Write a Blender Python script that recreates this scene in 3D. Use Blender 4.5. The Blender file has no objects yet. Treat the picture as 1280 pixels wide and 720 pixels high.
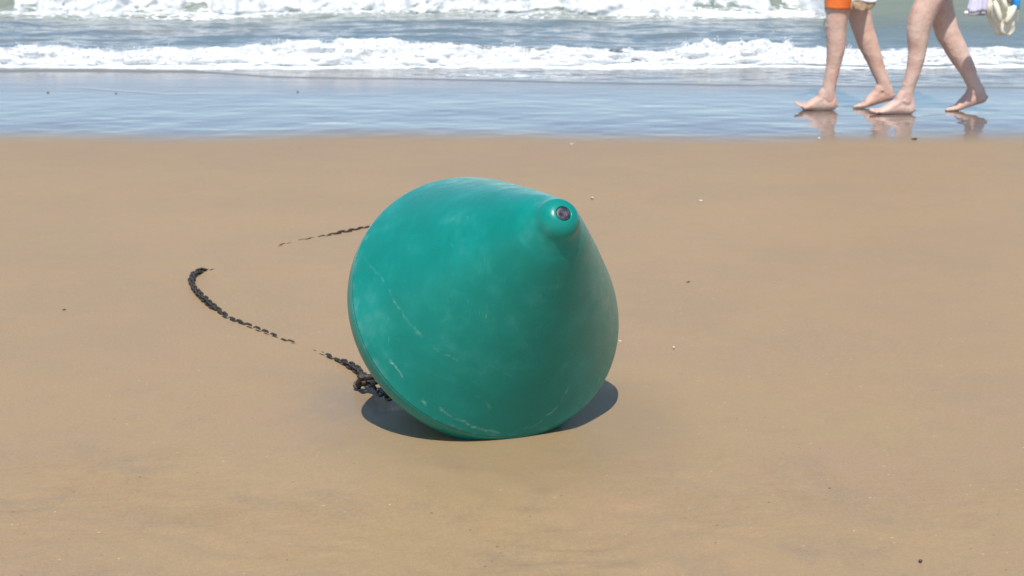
import bpy, bmesh, math, random
import numpy as np
from mathutils import Vector, Matrix, Quaternion

random.seed(7)
RNG = np.random.default_rng(11)
PI = math.pi
SC = bpy.context.scene
COL = SC.collection

# ------------------------------------------------------------------ camera, sky, sun, exposure
F_PX, CAM_H = 2300.0, 1.5                      # focal length in pixels of a 1280 wide frame, eye height in metres
PITCH = math.atan(534.0 / F_PX)
cam_data = bpy.data.cameras.new("camera")
cam_data.sensor_width = 36.0
cam_data.lens = F_PX / 1280.0 * 36.0
cam_data.clip_start, cam_data.clip_end = 0.05, 20000.0
cam_data.dof.use_dof = True
cam_data.dof.focus_distance = 4.75
cam_data.dof.aperture_fstop = 8.0
cam = bpy.data.objects.new("camera", cam_data)
COL.objects.link(cam)
cam.location = (0, 0, CAM_H)
cam.rotation_euler = (PI / 2 - PITCH, 0, 0)
SC.camera = cam

SUN_EL, SUN_AZ = math.radians(60.0), math.radians(184.0)     # azimuth clockwise from +Y: behind the camera, a little to the left
SUN_DIR = Vector((math.sin(SUN_AZ) * math.cos(SUN_EL), math.cos(SUN_AZ) * math.cos(SUN_EL), math.sin(SUN_EL)))
world = bpy.data.worlds.new("World")
SC.world = world
world.use_nodes = True
wn, wl = world.node_tree.nodes, world.node_tree.links
sky = wn.new("ShaderNodeTexSky")
sky.sky_type = 'NISHITA'
sky.sun_disc = False
sky.sun_elevation = SUN_EL
sky.sun_rotation = SUN_AZ
sky.altitude = 0
sky.air_density = 1.0
sky.dust_density = 0.15
sky.ozone_density = 2.5
bg = wn["Background"]
bg.inputs["Strength"].default_value = 0.148
wl.new(sky.outputs["Color"], bg.inputs["Color"])

sun_data = bpy.data.lights.new("sun", 'SUN')
sun_data.energy = 4.8
sun_data.angle = math.radians(0.55)
sun_data.color = (1.0, 0.955, 0.885)
sun = bpy.data.objects.new("sun", sun_data)
COL.objects.link(sun)
sun.location = (-3, -10, 14)
sun.rotation_euler = SUN_DIR.to_track_quat('Z', 'Y').to_euler()

SC.view_settings.view_transform = 'Standard'
SC.view_settings.look = 'None'
SC.view_settings.gamma = 1.0
SC.view_settings.exposure = 0.08


# ------------------------------------------------------------------ numpy noise
def _hash(ix, iy, iz, seed):
    n = (ix.astype(np.int64) * 374761393 + iy.astype(np.int64) * 668265263 + iz.astype(np.int64) * 2147483647 + seed * 144665) & 0x7fffffff
    n = ((n ^ (n >> 13)) * 1274126177) & 0x7fffffff
    n = ((n ^ (n >> 16)) * 668265263) & 0x7fffffff
    return ((n >> 7) & 0xffff) / 65535.0


def vnoise(x, y, z=None, seed=0):
    x = np.asarray(x, float); y = np.asarray(y, float)
    z = np.zeros_like(x) if z is None else np.asarray(z, float)
    x0, y0, z0 = np.floor(x), np.floor(y), np.floor(z)
    fx, fy, fz = x - x0, y - y0, z - z0
    fx = fx * fx * fx * (fx * (fx * 6 - 15) + 10); fy = fy * fy * fy * (fy * (fy * 6 - 15) + 10); fz = fz * fz * (3 - 2 * fz)
    r = 0
    for dx in (0, 1):
        for dy in (0, 1):
            for dz in (0, 1):
                w = (fx if dx else 1 - fx) * (fy if dy else 1 - fy) * (fz if dz else 1 - fz)
                r = r + w * _hash(x0 + dx, y0 + dy, z0 + dz, seed)
    return r * 2 - 1


def fbm(x, y, z=None, seed=0, octaves=4, gain=0.5):
    r, a, s = 0, 1.0, 1.0
    for o in range(octaves):
        r = r + a * vnoise(x * s, y * s, None if z is None else z * s, seed + o * 17)
        a *= gain; s *= 2.03
    return r


def sstep(a, b, x):
    t = np.clip((x - a) / (b - a), 0, 1)
    return t * t * (3 - 2 * t)


# ------------------------------------------------------------------ object helpers
def tag(o, label=None, category=None, group=None, kind=None):
    if label: o["label"] = label
    if category: o["category"] = category
    if group: o["group"] = group
    if kind: o["kind"] = kind
    return o


def empty(name, loc):
    o = bpy.data.objects.new(name, None)
    COL.objects.link(o)
    o.empty_display_size = 0.1
    o.location = loc
    return o


def link(name, me, mat=None, parent=None, smooth=True):
    o = bpy.data.objects.new(name, me)
    COL.objects.link(o)
    if mat is not None and not me.materials: me.materials.append(mat)
    if smooth: me.polygons.foreach_set("use_smooth", np.ones(len(me.polygons), bool))
    if parent is not None: o.parent = parent
    return o


def np_mesh(name, V, Fq):
    V = np.ascontiguousarray(V, np.float32); Fq = np.ascontiguousarray(Fq, np.int32)
    me = bpy.data.meshes.new(name)
    k = Fq.shape[1]
    me.vertices.add(len(V)); me.vertices.foreach_set("co", V.ravel())
    me.loops.add(Fq.size); me.loops.foreach_set("vertex_index", Fq.ravel())
    me.polygons.add(len(Fq))
    me.polygons.foreach_set("loop_start", np.arange(0, Fq.size, k, dtype=np.int32))
    me.update(calc_edges=True)
    return me


def grid_faces(nr, nc, wrap=False):
    i = np.arange(nr - 1)[:, None]; j = np.arange(nc if wrap else nc - 1)[None, :]
    a = i * nc + j; b = i * nc + (j + 1) % nc
    return np.stack([a, b, b + nc, a + nc], -1).reshape(-1, 4)


def lathe_mesh(name, prof, n=128):
    """Surface of revolution about Z of the profile [(z, r)], sealed by the poles when r is 0."""
    th = np.linspace(0, 2 * PI, n, endpoint=False)
    V = np.concatenate([np.stack([r * np.cos(th), r * np.sin(th), np.full(n, z)], 1) for z, r in prof])
    return np_mesh(name, V, grid_faces(len(prof), n, True)[:, ::-1] if prof[0][0] > prof[-1][0] else grid_faces(len(prof), n, True))


def smooth_profile(pts, sub=6):
    """Catmull-Rom through the profile points."""
    P = np.array(pts); out = []
    for i in range(len(P) - 1):
        p0, p1, p2, p3 = P[max(i - 1, 0)], P[i], P[i + 1], P[min(i + 2, len(P) - 1)]
        for t in np.linspace(0, 1, sub, endpoint=False):
            out.append(0.5 * ((2 * p1) + (-p0 + p2) * t + (2 * p0 - 5 * p1 + 4 * p2 - p3) * t * t + (-p0 + 3 * p1 - 3 * p2 + p3) * t ** 3))
    out.append(P[-1])
    return [tuple(o) for o in out]


# ------------------------------------------------------------------ node helpers
class Mat:
    def __init__(s, name):
        s.m = bpy.data.materials.new(name); s.m.use_nodes = True
        s.n, s.l = s.m.node_tree.nodes, s.m.node_tree.links
        s.p = s.n["Principled BSDF"]; s.out = s.n["Material Output"]
        s._co = None

    def co(s, kind="Object"):
        if s._co is None: s._co = s.n.new("ShaderNodeTexCoord")
        return s._co.outputs[kind]

    def set(s, **k):
        for a, v in k.items():
            i = s.p.inputs[a.replace("_", " ")]
            if hasattr(v, "is_output"): s.l.new(v, i)
            else: i.default_value = (*v, 1) if isinstance(v, tuple) and len(v) == 3 and i.type == 'RGBA' else v
        return s

    def _in(s, sock, v):
        if hasattr(v, "is_output"): s.l.new(v, sock)
        elif isinstance(v, tuple) and sock.type == 'RGBA' and len(v) == 3: sock.default_value = (*v, 1)
        else: sock.default_value = v

    def mapping(s, scale=(1, 1, 1), loc=(0, 0, 0), rot=(0, 0, 0), src=None):
        m = s.n.new("ShaderNodeMapping"); m.inputs["Scale"].default_value = scale; m.inputs["Location"].default_value = loc
        m.inputs["Rotation"].default_value = rot
        s.l.new(src or s.co(), m.inputs["Vector"]); return m.outputs[0]

    def noise(s, scale=5, detail=4, rough=0.5, vec=None, dist=0.0):
        t = s.n.new("ShaderNodeTexNoise"); t.inputs["Scale"].default_value = scale; t.inputs["Detail"].default_value = detail
        t.inputs["Roughness"].default_value = rough; t.inputs["Distortion"].default_value = dist
        s.l.new(vec or s.co(), t.inputs["Vector"]); return t.outputs["Fac"]

    def voro(s, scale=5, vec=None, feature='F1'):
        t = s.n.new("ShaderNodeTexVoronoi"); t.feature = feature; t.inputs["Scale"].default_value = scale
        s.l.new(vec or s.co(), t.inputs["Vector"]); return t.outputs["Distance"]

    def ramp(s, v, a, b, lo=0.0, hi=1.0, smooth=True):
        m = s.n.new("ShaderNodeMapRange"); m.interpolation_type = 'SMOOTHSTEP' if smooth else 'LINEAR'
        m.inputs["From Min"].default_value = a; m.inputs["From Max"].default_value = b
        m.inputs["To Min"].default_value = lo; m.inputs["To Max"].default_value = hi
        s.l.new(v, m.inputs["Value"]); return m.outputs["Result"]

    def math(s, op, a, b=0.0, c=None):
        m = s.n.new("ShaderNodeMath"); m.operation = op
        s._in(m.inputs[0], a); s._in(m.inputs[1], b)
        if c is not None: s._in(m.inputs[2], c)
        return m.outputs[0]

    def vec(s, op, a, b=None, out=0):
        m = s.n.new("ShaderNodeVectorMath"); m.operation = op
        s._in(m.inputs[0], a)
        if b is not None:
            if op == 'SCALE': s._in(m.inputs["Scale"], b)
            else: s._in(m.inputs[1], b)
        return m.outputs["Value"] if op in ('LENGTH', 'DOT_PRODUCT', 'DISTANCE') else m.outputs["Vector"]

    def mix(s, f, a, b):
        m = s.n.new("ShaderNodeMix"); m.data_type = 'RGBA'
        s._in(m.inputs[0], f); s._in(m.inputs[6], a); s._in(m.inputs[7], b); return m.outputs[2]

    def bump(s, h, strength=0.3, dist=0.01, normal=None):
        b = s.n.new("ShaderNodeBump"); b.inputs["Strength"].default_value = strength; b.inputs["Distance"].default_value = dist
        s.l.new(h, b.inputs["Height"])
        if normal is not None: s.l.new(normal, b.inputs["Normal"])
        return b.outputs[0]

    def xyz(s, v=None):
        x = s.n.new("ShaderNodeSeparateXYZ"); s.l.new(v or s.co(), x.inputs[0]); return x.outputs

    def attr(s, name):
        a = s.n.new("ShaderNodeAttribute"); a.attribute_name = name; return a.outputs["Fac"]

    def seg(s, a, b, w):
        """1 on the 3-D line a-b, falling to 0 at distance w."""
        a, b = Vector(a), Vector(b); ba = b - a
        pa = s.vec('SUBTRACT', s.co(), tuple(a))
        t = s.math('DIVIDE', s.vec('DOT_PRODUCT', pa, tuple(ba)), ba.length_squared); s.n[-1].use_clamp = True
        d = s.vec('LENGTH', s.vec('SUBTRACT', pa, s.vec('SCALE', tuple(ba), t)))
        return s.ramp(d, w, w * 0.25)


# ------------------------------------------------------------------ beach
def edge_coords(core, far, growth=1.6):
    step = core[-1] - core[-2]; out = list(core); x = core[-1]
    while x < far:
        step *= growth; x += step; out.append(x)
    return out


def beach_material():
    m = Mat("beach_sand")
    o = m.co()
    x, y, z = m.xyz()
    big = m.noise(1.1, 6, 0.6, m.mapping((0.9, 1.0, 1), rot=(0, 0, 0.15)))
    mid = m.noise(4.5, 6, 0.62, m.mapping((1.25, 0.85, 1), (3, 1, 0), (0, 0, -0.6)))
    fine = m.noise(105, 4, 0.75)
    grain = m.noise(300, 3, 0.75)
    base = m.mix(m.ramp(big, 0.34, 0.66), (0.338, 0.223, 0.108), (0.304, 0.205, 0.108))
    hue = m.noise(2.2, 5, 0.6, m.mapping((1, 0.8, 1), (9, 4, 0)))
    base = m.mix(m.ramp(hue, 0.50, 0.66, 0, 0.6), base, (0.340, 0.212, 0.116))
    base = m.mix(m.ramp(hue, 0.48, 0.36, 0, 0.6), base, (0.332, 0.222, 0.106))
    base = m.mix(m.math('MULTIPLY', m.ramp(mid, 0.48, 0.72), m.ramp(y, 5.6, 4.1, 0.10, 0.62)), base, (0.235, 0.172, 0.105))
    base = m.mix(m.ramp(fine, 0.38, 0.66, 0, 0.42), base, (0.405, 0.275, 0.145))
    base = m.mix(m.ramp(grain, 0.54, 0.70, 0, 0.6), base, (0.19, 0.15, 0.11))
    base = m.mix(m.ramp(m.noise(340, 2, 0.6, m.mapping((1, 1, 1), (5, 5, 0))), 0.66, 0.76, 0, 0.7), base, (0.58, 0.50, 0.38))
    cell = m.n.new("ShaderNodeTexVoronoi"); cell.inputs["Scale"].default_value = 38; m.l.new(o, cell.inputs["Vector"])
    pick = m.xyz(cell.outputs["Color"])
    dot = m.ramp(cell.outputs["Distance"], 0.17, 0.06)
    base = m.mix(m.math('MULTIPLY', dot, m.ramp(pick[0], 0.86, 0.92, 0, 0.55)), base, (0.60, 0.52, 0.38))
    base = m.mix(m.math('MULTIPLY', dot, m.ramp(pick[1], 0.84, 0.90, 0, 0.6)), base, (0.10, 0.075, 0.055))
    # where the last swash still stands on the sand: a film of water
    wob = m.noise(0.35, 3, 0.5, m.mapping((1, 0.3, 1)))
    ye = m.math('ADD', y, m.math('MULTIPLY', m.math('SUBTRACT', wob, 0.5), 0.9))
    wet = m.ramp(ye, 9.88, 10.58)
    damp = m.ramp(ye, 8.2, 10.3)
    patch = m.ramp(m.vec('DISTANCE', m.vec('MULTIPLY', o, (1, 0.55, 0)), (-0.46, 5.02 * 0.55, 0)), 0.26, 0.03)
    patch = m.math('MULTIPLY', patch, m.ramp(mid, 0.3, 0.6))
    base = m.mix(m.math('MULTIPLY', damp, 0.22), base, (0.23, 0.165, 0.105))
    base = m.mix(wet, base, (0.150, 0.118, 0.090))
    base = m.mix(m.math('MULTIPLY', patch, 0.5), base, (0.215, 0.168, 0.122))
    damp_shade = m.ramp(m.vec('DISTANCE', m.vec('MULTIPLY', o, (1, 0.8, 0)), (0.0, 4.78 * 0.8, 0)), 0.62, 0.30)  # damp sand round the buoy, its colour darkened also to deepen the buoy's shadow
    base = m.mix(m.math('MULTIPLY', damp_shade, 0.55), base, (0.255, 0.180, 0.095))
    film = m.math('MAXIMUM', wet, m.math('MULTIPLY', patch, 0.12))
    rip = m.noise(1, 3, 0.55, m.mapping((1.3, 16, 1)))
    rip2 = m.noise(1, 2, 0.5, m.mapping((0.5, 3.2, 1), (4, 2, 0)))
    amp = m.ramp(y, 11.7, 12.7, 0.06, 2.0)
    nw = m.bump(m.math('MULTIPLY', m.math('ADD', m.math('MULTIPLY', rip, 0.4), rip2), amp), 0.13, 0.012)
    grh = m.math('ADD', m.math('MULTIPLY', fine, 0.7), m.math('MULTIPLY', grain, 0.5))
    grh = m.math('ADD', grh, m.math('MULTIPLY', mid, 1.6))
    grh = m.math('MULTIPLY', grh, m.ramp(wet, 0, 1, 1, 0.05))
    ns = m.bump(grh, 0.55, 0.0035)
    m.set(Base_Color=base, Roughness=m.ramp(wet, 0, 1, 0.56, 0.45), Normal=ns, Coat_Weight=film, Coat_IOR=1.50, Coat_Normal=nw,
          Coat_Roughness=m.math('ADD', m.ramp(wet, 0.2, 1.0, 0.16, 0.03), m.ramp(y, 11.6, 12.5, 0.0, 0.14)), Specular_IOR_Level=0.5)
    return m.m


def mound(x, y):
    return 0.020 * np.exp(-(np.hypot(x + 0.02, y - 4.80) / 0.62) ** 2)


def build_beach():
    xs = np.arange(-4.2, 4.2001, 0.03); xs = np.array(sorted(set([-v for v in edge_coords(list(xs), 4000)] + edge_coords(list(xs), 4000))))
    keep = [xs[0]]
    for v in xs[1:]:
        if v - keep[-1] > 0.012: keep.append(v)
    xs = np.array(keep)
    ys = list(np.arange(3.0, 14.5, 0.025))
    back = []; st, v = 0.025, 3.0
    while v > -4000: st *= 1.6; v -= st; back.append(v)
    ys = np.array(back[::-1] + ys + [16, 20, 30, 60, 120, 400])
    X, Y = np.meshgrid(xs, ys)
    near = np.exp(-np.clip(np.abs(X) - 6, 0, None)) * sstep(13.5, 9.6, Y) * sstep(1.0, 3.0, Y)
    Z = near * (0.006 * fbm(X * 1.1, Y * 0.9, seed=3, octaves=3) + 0.0016 * fbm(X * 7, Y * 9, seed=9, octaves=3))
    # wind and backwash marks low in the foreground
    Z += near * 0.0045 * np.sin((Y * 1.0 + X * 0.55 + 0.25 * fbm(X * 2, Y * 2, seed=21, octaves=3)) * 2 * PI / 0.11) * np.clip(fbm(X * 0.9, Y * 1.1, seed=5, octaves=2) + 0.15, 0, 1) * sstep(4.9, 4.2, Y)
    ca, cb = (X - 0.009) * 0.922 + (Y - 4.65) * 0.386, (X - 0.009) * 0.386 - (Y - 4.65) * 0.922
    Z += 0.010 * np.exp(-((cb - 0.030) / 0.028) ** 2 - (ca / 0.15) ** 2) * (0.7 + 0.5 * vnoise(X * 14, Y * 14, seed=6))
    # scour round the buoy and the swept hollow where its chain dragged
    d = np.hypot(X - 0.06, (Y - 4.75)); Z += 0.004 * np.exp(-((d - 0.40) / 0.09) ** 2) * (0.6 + 0.4 * vnoise(X * 6, Y * 6, seed=2))
    d = np.hypot((X + 0.44) / 0.17, (Y - 5.08) / 0.24); Z -= 0.012 * np.exp(-d * d)
    Z *= np.where(np.hypot(X + 0.02, Y - 4.72) < 0.34, 0.25, 1)
    Z += mound(X, Y)
    # faint lip left by the last swash on the mirror-wet sand
    yl = np.interp(X, [-9, -3.54, -2.3, 0, 3, 9], [12.9, 12.76, 12.14, 11.98, 12.1, 12.4]) + 0.03 * fbm(X * 1.5, X * 0, seed=8)
    Z += 0.0022 * np.exp(-((Y - yl) / 0.03) ** 2) * sstep(0.2, -1.8, X) * (np.abs(X) < 9) * (0.5 + 0.7 * np.clip(vnoise(X * 2.2, Y * 0, seed=77), -.5, 1))
    Z -= 0.03 * np.clip(Y - 13.3, 0, 60)
    me = np_mesh("beach", np.stack([X, Y, Z], -1).reshape(-1, 3), grid_faces(*X.shape))
    tag(link("beach", me, beach_material()), kind="structure")
    return xs, ys


build_beach()


# ------------------------------------------------------------------ sea
def swash_edge(x):
    return np.interp(x, [-12, -3, -2.35, -1.73, 1.16, 2.2, 4, 12], [13.60, 13.50, 13.38, 13.07, 12.59, 12.47, 12.36, 12.2]) + 0.035 * fbm(x * 1.3, x * 0 + 3, seed=4, octaves=3)


def bore_front(x):
    return 13.86 + 0.10 * fbm(x * 0.55, x * 0 + 1.5, seed=31, octaves=4)


def bore_height(x):
    return 0.112 + 0.052 * fbm(x * 0.7, x * 0 + 7, seed=33, octaves=3) + 0.03 * np.exp(-((x - 1.6) / 0.4) ** 2)


def unbroken(x):
    return sstep(2.95, 3.15, x) * sstep(5.3, 4.95, x)


def breaker_front(x):
    return 18.75 + 0.16 * fbm(x * 0.5, x * 0 + 2.5, seed=41, octaves=4) - 1.0 * unbroken(x)


def sea_height(X, Y):
    ye = swash_edge(X)
    u = Y - ye
    Z = -0.03 + 0.0348 * sstep(-0.03, 0.05, u)
    ch = (0.0035 + 0.007 * sstep(13.7, 14.3, Y)) * fbm(X * 1.6, Y * 4.5, seed=12, octaves=4) * sstep(0.0, 0.7, u) + 0.003 * fbm(X * 9, Y * 16, seed=14, octaves=2) * sstep(0.0, 0.3, u)
    Z = Z + ch
    w = Y - bore_front(X)
    A = bore_height(X)
    Z = Z + A * sstep(-0.05, 0.26, w) * np.where(w < 0.26, 1, 0.30 + 0.70 * np.exp(-np.clip(w - 0.26, 0, None) / 0.5))
    # broken chop between the two waves
    mid = sstep(0.3, 1.0, w)
    Z = Z + mid * (0.012 * fbm(X * 0.8, Y * 2.2, seed=15, octaves=4) + 0.009 * np.sin((Y + 0.2 * fbm(X * 0.7, Y * 0.5, seed=16)) * 2 * PI / 0.9))
    v = Y - breaker_front(X)
    B = 0.55 + 0.06 * fbm(X * 0.6, X * 0, seed=18)
    rise = sstep(-0.5, 0.9, v)
    Z = Z + B * rise * np.where(v < 0.9, 1, 0.25 + 0.75 * np.exp(-np.clip(v - 0.9, 0, None) / 1.6))
    far = sstep(3, 14, v)
    Z = Z + far * 0.16 * np.sin((Y + 1.3 * fbm(X * 0.05, Y * 0.05, seed=19)) * 2 * PI / 11.0) * sstep(400, 30, Y)
    return Z


def sea_material():
    m = Mat("sea_water")
    x, y, z = m.xyz()
    turb = m.noise(0.8, 4, 0.6, m.mapping((0.5, 1.4, 1)))
    body = m.mix(m.ramp(y, 12.4, 15.5), (0.190, 0.182, 0.165), (0.142, 0.182, 0.186))
    body = m.mix(m.ramp(y, 16.9, 17.7), body, (0.170, 0.198, 0.160))
    body = m.mix(m.ramp(turb, 0.52, 0.72, 0, 0.7), body, (0.235, 0.205, 0.160))
    body = m.mix(m.ramp(y, 40, 200), body, (0.03, 0.07, 0.08))
    foam = m.attr("foam")
    lace = m.voro(7, m.mapping((1, 2.4, 1)), 'DISTANCE_TO_EDGE')
    n1 = m.noise(6, 6, 0.65, m.mapping((1, 2.6, 1)))
    thr = m.math('ADD', m.math('SUBTRACT', n1, 0.5), m.math('SUBTRACT', foam, m.ramp(lace, 0.0, 0.16, 0.0, 0.28)))
    fm = m.ramp(thr, 0.30, 0.52)
    chop = m.noise(1, 5, 0.6, m.mapping((2.2, 7, 3)))
    chop2 = m.noise(1, 3, 0.55, m.mapping((12, 34, 10)))
    h = m.math('ADD', m.math('MULTIPLY', chop, m.ramp(y, 12.6, 14.5, 0.25, 1.2)), m.math('MULTIPLY', chop2, 0.16))
    m.set(Base_Color=m.mix(fm, body, (0.80, 0.82, 0.82)), Roughness=m.ramp(fm, 0, 1, 0.07, 0.8), IOR=1.333, Normal=m.bump(h, 0.20, 0.04))
    return m.m


def build_sea():
    c = list(np.arange(-5.6, 5.601, 0.025))
    xs = np.array([-v for v in edge_coords(c, 4000)][:len(c) - 1:-1] + c + edge_coords(c, 4000)[len(c):])
    c = list(np.arange(12.0, 20.5, 0.022))
    ys = np.array(c + edge_coords(c, 60, 1.05)[len(c):])
    ys = np.array(list(ys) + edge_coords([ys[-2], ys[-1]], 6000, 1.6)[2:])
    X, Y = np.meshgrid(xs, ys)
    Z = sea_height(X, Y)
    me = np_mesh("sea", np.stack([X, Y, Z], -1).reshape(-1, 3), grid_faces(*X.shape))
    w = Y - bore_front(X); v = Y - breaker_front(X)
    fo = 0.66 * np.exp(-((w + 0.08) / 0.20) ** 2) + 0.22 * np.exp(-((w + 0.05) / 0.12) ** 2) + 0.62 * np.exp(-((w - 0.45) / 0.4) ** 2)
    fo = fo + 0.50 * np.exp(-((v + 0.55) / 0.4) ** 2) * (1 - 0.8 * unbroken(X)) + 0.8 * sstep(0.2, 0.6, v) * sstep(12, 5, v) * (1 - unbroken(X))
    fo = fo + 0.26 * np.clip(fbm(X * 0.5, Y * 2.2, seed=55, octaves=3), 0, 1) * sstep(0.5, 1.2, w) * sstep(0.2, -0.3, v)
    fo = fo + 0.30 * sstep(0.0, 0.3, Y - swash_edge(X)) * sstep(0.15, -0.1, w) * (0.8 + 0.6 * fbm(X * 0.7, Y * 3, seed=56))
    a = me.attributes.new("foam", 'FLOAT', 'POINT'); a.data.foreach_set("value", fo.ravel().astype(np.float32))
    tag(link("sea", me, sea_material()), kind="structure")


build_sea()


def foam_material():
    m = Mat("surf_foam")
    n = m.noise(12, 6, 0.7, m.mapping((1, 1.6, 1.2)))
    n2 = m.noise(70, 4, 0.7)
    c = m.mix(m.ramp(n, 0.48, 0.74, 0, 0.85), (0.70, 0.71, 0.71), (0.43, 0.44, 0.42))
    c = m.mix(m.ramp(n2, 0.50, 0.76, 0, 0.35), c, (0.50, 0.52, 0.51))
    m.set(Base_Color=c, Roughness=0.75, Normal=m.bump(n2, 0.5, 0.012), Subsurface_Weight=0.25, Subsurface_Radius=(0.03, 0.035, 0.035), Subsurface_Scale=0.6)
    return m.m


FOAM = foam_material()


def ico_template():
    bm = bmesh.new(); bmesh.ops.create_icosphere(bm, subdivisions=1, radius=1.0)
    V = np.array([v.co[:] for v in bm.verts]); Fi = np.array([[v.index for v in f.verts] for f in bm.faces]); bm.free()
    return V, Fi


ICO_V, ICO_F = ico_template()


def blobs(P, R):
    """Little lumps of froth: P centres, R radii; squashed and turned at random, as vertices and triangles."""
    n = len(P)
    S = R[:, None] * RNG.uniform(0.65, 1.35, (n, 3))
    a, b = RNG.uniform(0, 2 * PI, n), RNG.uniform(0, 2 * PI, n)
    V = ICO_V[None] * (1 + 0.25 * RNG.normal(size=(n, len(ICO_V), 1)).clip(-1.5, 1.5)) * S[:, None, :]
    ca, sa, cb, sb = np.cos(a)[:, None], np.sin(a)[:, None], np.cos(b)[:, None], np.sin(b)[:, None]
    x, y, z = V[..., 0], V[..., 1], V[..., 2]
    x, y = ca * x - sa * y, sa * x + ca * y
    y, z = cb * y - sb * z, sb * y + cb * z
    V = np.stack([x, y, z], -1) + P[:, None, :]
    Fi = ICO_F[None] + (np.arange(n) * len(ICO_V))[:, None, None]
    return V.reshape(-1, 3), Fi.reshape(-1, 3)


def build_foam(x0, x1, dx, front, height, depth, ns, amp, nb, r0, r1, cover, seed, splash):
    xs = np.arange(x0, x1, dx); s = np.linspace(0, 1, ns)
    X, S = np.meshgrid(xs, s)
    A = height(X); yf = front(X)
    # the tumbling front: foot, bulging face, crest, then a ragged sheet lying on the back of the wave
    Yp = yf - (0.13 + 0.10 * fbm(X * 2.2, X * 0, None, seed + 3, 4)) * A / 0.17 + np.interp(S, [0, .12, .45, .62, 1], [0.0, 0.02, 0.14, 0.26, depth + .26]) * np.clip(A / 0.17, .6, 2.2)
    Zp = np.interp(S, [0, .12, .45, .62, .75, 1], [0.0, .22, .80, 1.0, .86, .45]) * A
    n = np.abs(fbm(X * 5, S * 4 + Yp * 2, Zp * 8, seed, 4, 0.45))
    big = fbm(X * 1.7, S * 2.0, None, seed + 5, 3)
    bump = amp * (0.45 - n) * 2.0 + amp * 0.9 * big
    ends = sstep(0, .06, S)
    Yq = Yp - bump * ends * np.interp(S, [0, .5, .7, 1], [1, .8, .3, 0])
    Zq = Zp + bump * ends * np.interp(S, [0, .3, .6, 1], [.2, .5, 1, .8]) + 0.004
    Zq = Zq + splash(X) * np.exp(-((S - .58) / .12) ** 2) * np.clip(fbm(X * 9, S * 3, None, seed + 9, 4) + .2, 0, 2)
    cov = cover(X)
    keep = cov + 0.35 * fbm(X * 2.5, S * 5, None, seed + 2, 4) - 0.75 * sstep(.62, 1.0, S)
    Zq = np.where(keep > 0.1, Zq, -0.3)
    V = np.stack([X, Yq, Zq], -1).reshape(-1, 3)
    Fq = grid_faces(*X.shape)
    ok = (V[:, 2] > -0.2)[Fq].all(1)
    Fq = Fq[ok]
    F3 = np.concatenate([Fq[:, [0, 1, 2]], Fq[:, [0, 2, 3]]])
    # froth clumps on the face and thrown off the crest
    i = RNG.integers(0, len(xs), nb * 2); t = np.clip(np.abs(RNG.normal(0.42, 0.2, nb * 2)), 0.02, .8)
    k = (t * (ns - 1)).astype(int)
    good = keep[k, i] > 0.15
    i, k = i[good][:nb], k[good][:nb]
    R = r0 + (r1 - r0) * RNG.random(len(i)) ** 2.5
    P = np.stack([X[k, i], Yq[k, i], Zq[k, i]], -1) + RNG.normal(size=(len(i), 3)) * R[:, None] * 0.7
    j = RNG.integers(0, len(xs), nb // 3); kk = int(.56 * (ns - 1))
    hop = RNG.exponential(0.011, len(j)) * (0.6 + 14 * splash(xs[j]))
    Pd = np.stack([X[kk, j], Yq[kk, j] - RNG.normal(0, .03, len(j)), Zq[kk, j] + hop], -1)
    gd = keep[kk, j] > 0.15
    Pd = Pd[gd]
    Rd = RNG.uniform(0.003, 0.009, len(Pd)) * r1 / 0.013
    Vb, Fb = blobs(np.concatenate([P, Pd]), np.concatenate([R, Rd]))
    me = np_mesh("surf_foam", np.concatenate([V, Vb]), np.concatenate([F3, Fb + len(V)]))
    # drop loose vertices of the cut-away cells
    bm = bmesh.new(); bm.from_mesh(me)
    bmesh.ops.delete(bm, geom=[v for v in bm.verts if not v.link_faces], context='VERTS')
    bm.to_mesh(me); bm.free()
    o = link("surf_foam", me, FOAM)
    return o


nearfoam = build_foam(-5.6, 5.6, 0.011, bore_front, bore_height, 0.55, 80, 0.030, 8000, 0.0025, 0.0085,
                      lambda x: 0.55 + 0.36 * fbm(x * 0.9, x * 0 + 5, seed=61, octaves=3), 70, lambda x: 0.05 * np.exp(-((x - 1.75) / 0.55) ** 2) + 0.02 * np.exp(-((x + 3.3) / 0.5) ** 2) + .006)
tag(nearfoam, kind="stuff")
farfoam = build_foam(-6.6, 7.2, 0.016, breaker_front, lambda x: 0.52 + 0.05 * fbm(x * 0.9, x * 0, seed=63), 1.6, 90, 0.038, 6000, 0.004, 0.012,
                     lambda x: 1.25 - 2.6 * unbroken(x) + 0.15 * fbm(x * 0.8, x * 0 + 2, seed=64), 90, lambda x: 0.02 + 0 * x)
tag(farfoam, kind="stuff")


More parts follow.
